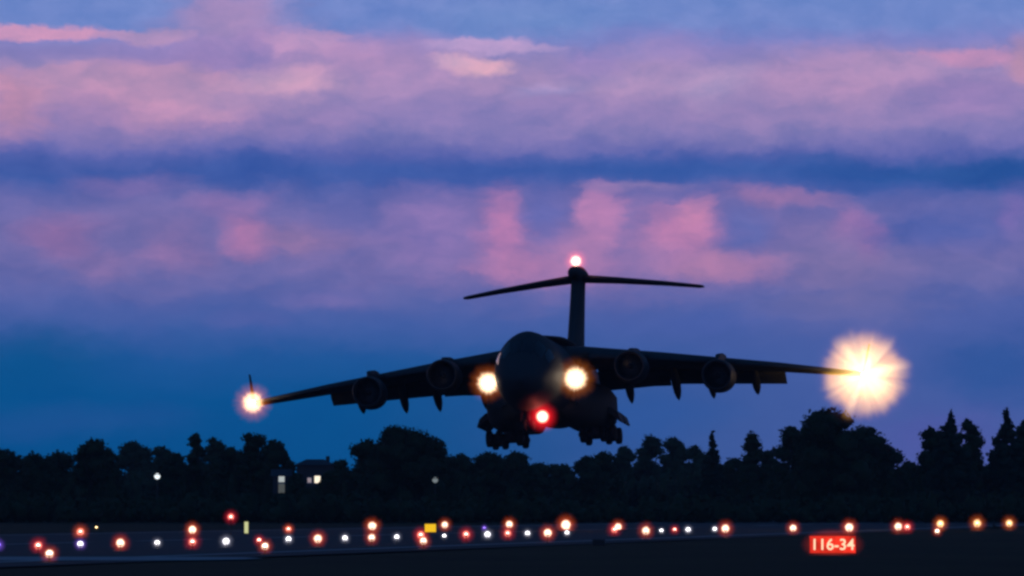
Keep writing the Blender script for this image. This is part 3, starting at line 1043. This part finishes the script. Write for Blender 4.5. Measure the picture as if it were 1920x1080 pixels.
def np_mesh(name, verts, quads, tris, mat):
    me = bpy.data.meshes.new(name)
    nq, nt = len(quads), len(tris)
    me.vertices.add(len(verts))
    me.vertices.foreach_set('co', np.asarray(verts, np.float32).ravel())
    me.loops.add(nq * 4 + nt * 3)
    me.loops.foreach_set('vertex_index', np.concatenate([np.asarray(quads).ravel(), np.asarray(tris).ravel()]).astype(np.int32))
    me.polygons.add(nq + nt)
    me.polygons.foreach_set('loop_start', np.concatenate([np.arange(nq) * 4, nq * 4 + np.arange(nt) * 3]).astype(np.int32))
    me.update(calc_edges=True)
    me.validate()
    me.materials.append(mat)
    return me


def lump_mesh(name, lumps, per, size, mat, core=0.72):
    """lumps: array of (x,y,z,rx,ry,rz); leaves on and around each, a rough dark heart inside"""
    V, Q, T = [], [], []
    off = 0
    for (x, y, z, rx, ry, rz) in lumps:
        n = max(12, int(per * (rx * rz)))
        d = rng.normal(size=(n, 3))
        d /= np.linalg.norm(d, axis=1)[:, None]
        r = (0.64 + 0.46 * rng.random(n))[:, None]
        c = np.array([x, y, z]) + d * r * np.array([rx, ry, rz])
        v, q = leaves(c, None, size)
        V.append(v); Q.append(q + off); off += len(v)
        iv = ICO_V * (1 + 0.22 * rng.normal(size=(len(ICO_V), 1))) * np.array([rx, ry, rz]) * core + np.array([x, y, z])
        V.append(iv); T.append(ICO_F + off); off += len(iv)
    V = np.concatenate(V)
    V[:, 2] = np.maximum(V[:, 2], 0.05)
    return np_mesh(name, V, np.concatenate(Q), np.concatenate(T), mat)


def trunk_part(h, w, parent, mat=M_bark, limbs=5):
    b_ = MB()
    r0 = max(.14, h * .022)
    pts = [(0, 0, -.1), (0, 0, .4), (random.uniform(-.2, .2), 0, h * .35), (random.uniform(-.3, .3), .1, h * .6), (random.uniform(-.3, .3), 0, h * .85)]
    b_.tube(pts, [r0 * 1.5, r0, r0 * .8, r0 * .5, r0 * .15], 9)
    for k in range(limbs):
        a = 2 * math.pi * (k + random.random() * .6) / limbs
        z = h * random.uniform(.28, .55)
        b_.tube([(0, 0, z), (math.cos(a) * w * .35, math.sin(a) * w * .35, z + h * .14), (math.cos(a) * w * .65, math.sin(a) * w * .65, z + h * .26)], [r0 * .5, r0 * .3, r0 * .08], 6)
    return b_.build('trunk', mat, parent)


def broadleaf(px, py, half_px, D, label, mat=M_leafA, shape='round', name='broadleaf_tree', group='trees along the far side of the airfield'):
    x = at(px, D)
    h = at(px, D, py).z
    w = half_px / FPX * D
    t = empty(name, (x, D, 0), label, 'tree', group)
    n = 40 if w > 4 else 28
    L = []
    for i in range(n):
        u = (i + random.random()) / n                     # 0 low .. 1 top
        z = h * (0.14 + 0.80 * u)
        if shape == 'round':
            env = 1.08 * math.sqrt(max(0.05, 1 - ((u - .32) / .74) ** 2))
        elif shape == 'pointed':
            env = (1 - u) ** .75 * 1.0 + .10
        else:
            env = 1.0 - .35 * u
        a = random.random() * 6.283
        rr = w * env * (0.35 + .55 * random.random()) * .78
        rl = (0.26 + .16 * random.random()) * w * (0.6 + .4 * env) + .30
        zz = min(z, h - rl * .82)
        L.append((math.cos(a) * rr, math.sin(a) * rr * .9, zz, rl * 1.12, rl * 1.05, rl * .85))
    # top lump sets the height, skirts fill the bottom
    L.append((random.uniform(-.1, .1) * w, 0, h - .30 * w * .8, .32 * w, .3 * w, .30 * w))
    for k in range(5):
        L.append((w * (-.8 + .40 * k), random.uniform(-.3, .3) * w, h * .30, .42 * w, .36 * w, h * .29))
    me = lump_mesh('crown', L, 75, .21, mat)
    part('crown', me, t)
    trunk_part(h, w, t)
    return t


def conifer(px, py, half_px, D, label, name='conifer_tree', group='trees along the far side of the airfield', ragged=.35):
    x = at(px, D)
    h = at(px, D, py).z
    w = half_px / FPX * D
    t = empty(name, (x, D, 0), label, 'tree', group)
    L = []
    tiers = 15
    for i in range(tiers):
        u = i / (tiers - 1)
        z = h * (.08 + .80 * u)
        reach = w * ((1 - u) ** .62 * .95 + .06) * (1 - ragged * .35 + ragged * .7 * random.random())
        m = max(3, int(9 * (1 - u) + 3))
        for k in range(m):
            a = 6.283 * (k + random.random() * .7) / m
            q = reach * (.35 + .5 * random.random())
            rl = reach * .42 + .22
            L.append((math.cos(a) * q, math.sin(a) * q, z + random.uniform(-.2, .2) - q * .12, rl, rl, rl * .75))
    for zt, rt in ((.80, .17), (.85, .13), (.89, .10), (.93, .07)):
        L.append((random.uniform(-.08, .08), 0, h * zt, .16 + rt * w, .16 + rt * w, h * .05))
    L.append((0, 0, h * .97, .15, .15, h * .028))
    me = lump_mesh('crown', L, 44, .26, M_needle)
    part('crown', me, t)
    b_ = MB()
    b_.tube([(0, 0, -.1), (0, 0, h * .5), (0, 0, h * .97)], [h * .024, h * .014, .03], 9)
    b_.build('trunk', M_bark, t)
    return t


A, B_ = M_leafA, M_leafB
TREES = [
    # px, top, half width, depth, kind, label
    (8, 843, 52, 1330, 'r', A, 'bushy dark tree cut by the left edge of the picture'),
    (62, 850, 46, 1290, 'r', A, 'low rounded dark tree second from the left edge'),
    (112, 847, 40, 1350, 'r', A, 'low dark tree just left of the tall square-topped tree'),
    (168, 824, 46, 1250, 'f', A, 'tall square-topped dark tree near the left end of the tree row'),
    (203, 842, 30, 1300, 'r', A, 'narrow dark tree leaning on the tall square-topped tree'),
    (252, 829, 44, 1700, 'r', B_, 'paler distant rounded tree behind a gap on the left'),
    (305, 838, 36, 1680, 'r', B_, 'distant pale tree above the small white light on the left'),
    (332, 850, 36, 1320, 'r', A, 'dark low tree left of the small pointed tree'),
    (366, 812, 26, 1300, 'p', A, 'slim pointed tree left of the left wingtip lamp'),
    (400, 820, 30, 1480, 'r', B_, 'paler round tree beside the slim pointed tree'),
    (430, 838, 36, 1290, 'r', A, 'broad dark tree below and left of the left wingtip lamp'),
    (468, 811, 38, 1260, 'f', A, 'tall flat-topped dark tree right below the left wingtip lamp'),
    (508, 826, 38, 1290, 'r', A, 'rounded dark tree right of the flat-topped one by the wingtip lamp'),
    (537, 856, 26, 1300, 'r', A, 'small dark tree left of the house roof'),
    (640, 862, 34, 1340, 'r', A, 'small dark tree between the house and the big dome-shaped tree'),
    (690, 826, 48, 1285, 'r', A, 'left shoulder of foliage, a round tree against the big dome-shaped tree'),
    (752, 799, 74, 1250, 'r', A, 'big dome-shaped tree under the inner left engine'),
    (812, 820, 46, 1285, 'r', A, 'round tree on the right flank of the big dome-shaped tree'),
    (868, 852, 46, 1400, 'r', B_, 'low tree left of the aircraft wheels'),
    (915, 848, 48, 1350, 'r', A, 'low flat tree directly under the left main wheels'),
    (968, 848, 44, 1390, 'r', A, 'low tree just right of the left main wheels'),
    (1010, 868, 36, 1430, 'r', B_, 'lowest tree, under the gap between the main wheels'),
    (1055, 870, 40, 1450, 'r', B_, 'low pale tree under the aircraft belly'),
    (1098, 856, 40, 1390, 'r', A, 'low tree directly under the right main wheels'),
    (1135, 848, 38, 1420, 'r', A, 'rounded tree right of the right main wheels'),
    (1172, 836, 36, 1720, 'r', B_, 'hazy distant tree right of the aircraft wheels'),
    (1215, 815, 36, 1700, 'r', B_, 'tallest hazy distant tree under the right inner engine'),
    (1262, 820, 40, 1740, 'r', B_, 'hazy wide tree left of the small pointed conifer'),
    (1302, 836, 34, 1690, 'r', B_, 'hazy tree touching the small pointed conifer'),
    (1336, 806, 28, 1330, 'c', None, 'small pointed conifer in the middle of the right half'),
    (1375, 858, 30, 1420, 'r', A, 'low tree between the small conifer and the oval tree'),
    (1410, 811, 36, 1360, 'p', A, 'oval pointed tree left of the largest tree'),
    (1446, 845, 28, 1370, 'r', A, 'low dark tree tucked against the left of the largest tree'),
    (1487, 800, 40, 1280, 'r', A, 'left lobe tree of the large mass under the right wingtip glare'),
    (1550, 767, 78, 1230, 'r', A, 'largest tree, broad crown under the right wingtip glare'),
    (1620, 800, 56, 1270, 'r', A, 'sloping right shoulder tree beside the largest tree'),
    (1668, 838, 40, 1310, 'r', A, 'lower rounded tree right of the sloping shoulder'),
    (1702, 864, 30, 1380, 'r', A, 'small tree in the gap left of the ragged conifers'),
    (1747, 800, 34, 1270, 'f', A, 'ragged narrow tree on the left side of the spiked conifer'),
    (1783, 766, 56, 1240, 'c', None, 'ragged conifer with a thin top spike'),
    (1815, 786, 34, 1270, 'r', A, 'round crown on the right side of the spiked conifer'),
    (1888, 762, 58, 1250, 'c', None, 'tall dense conifer near the right picture edge'),
    (556, 888, 22, 1195, 'r', A, 'small bush-like tree between the shed and the house window'),
    (620, 882, 26, 1200, 'r', A, 'small tree hiding the right side of the house'),
    (603, 901, 9, 1212, 'p', A, 'slim young tree just right of the lit house window'),
    (588, 914, 24, 1190, 'r', A, 'low rounded bush in front of the house'),
    (524, 926, 26, 1192, 'r', A, 'low rounded bush in front of the shed'),
    (1925, 786, 36, 1280, 'r', A, 'dark tree cut by the right picture edge'),
]
for (px, py, hw, D, kind, mat, label) in TREES:
    if kind == 'c':
        conifer(px, py, hw, D, label)
    else:
        broadleaf(px, py, hw, D, label, mat, {'r': 'round', 'p': 'pointed', 'f': 'flat'}[kind])

broadleaf(1863, 991, 27, 905, 'low dark shrub under the two amber lights on the right', A, 'round', 'shrub', None)['category'] = 'shrub'

# the wood behind, one mass, and the scrub along the field's edge
L = []
for i in range(170):
    px = -120 + 2160 * (i + random.random() * .8) / 170
    D = random.uniform(1560, 1640)
    top = 884 + random.uniform(-10, 14) + 8 * math.sin(px * .013)
    h = at(px, D, top).z
    L.append((at(px, D), D, h * .62, random.uniform(1.2, 2.0), 1.8, h * .38))
    L.append((at(px, D) + .6, D + 3, h * .3, 2.2, 1.8, h * .34))
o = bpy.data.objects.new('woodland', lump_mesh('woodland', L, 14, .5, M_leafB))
col.objects.link(o)
tag(o, 'dense far wood reading as one dark mass behind the tree row', 'woodland', None, 'stuff')
L = []
for i in range(260):
    px = -120 + 2160 * (i + random.random()) / 260
    D = random.uniform(1160, 1225)
    h = random.uniform(1.6, 4.2)
    L.append((at(px, D), D, h * .45, random.uniform(1.0, 1.9), 1.3, h * .55))
o = bpy.data.objects.new('undergrowth', lump_mesh('undergrowth', L, 20, .38, M_leafA))
col.objects.link(o)
tag(o, 'dark scrub along the foot of the tree row', 'undergrowth', None, 'stuff')

# ------------------------------------------------------------------ houses and lamps among the trees
M_winlit = glow_surface('window_lit', (1.0, 0.86, 0.66), 1.3)
M_windim = glow_surface('window_dim', (0.55, 0.45, 0.50), 0.55)
M_bulb = glow_surface('street_lamp_lit', (0.85, 0.95, 1.0), 1.4)
HD = 1222.0
hx = at(590, HD)
hs = empty('house', (hx, HD, 0), 'pale house with dark hipped roof and lit window among the trees', 'house')
hz = at(590, HD, 872).z
ht = at(590, HD, 861).z
MB().box((0, 3, hz / 2), (4.6, 6, hz)).build('wall', M_wall, hs)
rf = MB()
rv = [(-2.7, -.5, hz), (2.7, -.5, hz), (2.7, 6.5, hz), (-2.7, 6.5, hz), (-1.1, 2.2, ht), (1.1, 2.2, ht), (1.1, 3.8, ht), (-1.1, 3.8, ht)]
rf.add(rv, [(3, 2, 1, 0), (0, 1, 5, 4), (1, 2, 6, 5), (2, 3, 7, 6), (3, 0, 4, 7), (4, 5, 6, 7)], False)
rfo = rf.build('roof', M_roof, hs)
MB().box((1.6, 4.4, ht - .05), (.5, .5, .9)).build('chimney', M_wall, rfo)
wz = at(590, HD, 899).z


def house_window(x, w, h, z, mat, parent):
    f = MB()
    for sx_ in (-1, 1):
        f.box((x + sx_ * (w / 2 + .05), -.03, z), (.1, .1, h + .2))
        f.box((x, -.03, z + sx_ * (h / 2 + .05)), (w, .1, .1))
    fo = f.build('window', M_frame, parent)
    MB().box((x, -.01, z), (w, .04, h)).build('pane', mat, fo)
    MB().box((x, -.09, z - h / 2 - .13), (w + .3, .2, .06)).build('sill', M_frame, fo)


house_window(.36, .74, .9, wz, M_winlit, hs)
house_window(-.66, .5, .6, wz - .1, M_windim, hs)
house_window(0.55, .7, .8, wz - 2.6, M_windim, hs)

GD = 1224.0
gx = at(528, GD)
gh = empty('shed', (gx, GD, 0), 'small pale shed with a dim lit doorway left of the house', 'shed')
gz = at(528, GD, 893).z
MB().box((0, 2, gz / 2), (2.2, 4, gz)).build('wall', M_wall, gh)
rf = MB()
rf.add([(-1.4, -.3, gz), (1.4, -.3, gz), (1.4, 4.3, gz), (-1.4, 4.3, gz), (-1.4, 2, gz + .9), (1.4, 2, gz + .9)], [(3, 2, 1, 0), (0, 1, 5, 4), (1, 2, 5), (2, 3, 4, 5), (3, 0, 4)], False)
rf.build('roof', M_roof, gh)
house_window(0, .75, .8, at(528, GD, 899).z, glow_surface('window_pale', (.55, .60, .60), .8), gh)
MB().box((0, -.03, at(528, GD, 914).z), (.8, .06, 1.4)).build('door', glow_surface('door_glass_dim', (.10, .11, .11), .7), gh)


def street_lamp(px, py, D, label, strength_mat, r):
    x, z = at(px, D), at(px, D, py).z
    t = empty('street_lamp', (x, D, 0), label, 'street lamp', 'street lamps among the trees')
    b_ = MB()
    b_.tube([(0, .5, 0), (0, .5, z * .5), (0, .5, z + .1), (0, .3, z + .28), (0, 0, z + .25)], [.09, .07, .05, .04, .04], 8)
    b_.build('pole', M_post, t)
    MB().box((0, -.05, z + .2), (r * 2.2, .5, .12), bev=.03).build('lamp_head', M_post, t)
    me = ball(strength_mat, 'lamp_lens')
    part('lens', me, t, (0, -.05, z), (r, r * .8, r))


street_lamp(295, 893, 1200, 'small cold white street lamp in front of the dark trees on the left', M_bulb, .36)
street_lamp(816, 900, 1210, 'dim grey street lamp at the right foot of the big dome-shaped tree', glow_surface('street_lamp_dim', (.22, .26, .28), .8), .36)

# ------------------------------------------------------------------ the evening air
m, n, l = new_mat('evening_air')
vol = n.new('ShaderNodeVolumePrincipled')
vol.inputs['Color'].default_value = (0.80, 0.88, 1.0, 1)
vol.inputs['Density'].default_value = 0.000045
mo = n.new('ShaderNodeOutputMaterial')
l.new(vol.outputs[0], mo.inputs['Volume'])
o = MB().box((0, 1160, 29), (3100, 2960, 62)).build('haze', m)
o['kind'] = 'stuff'
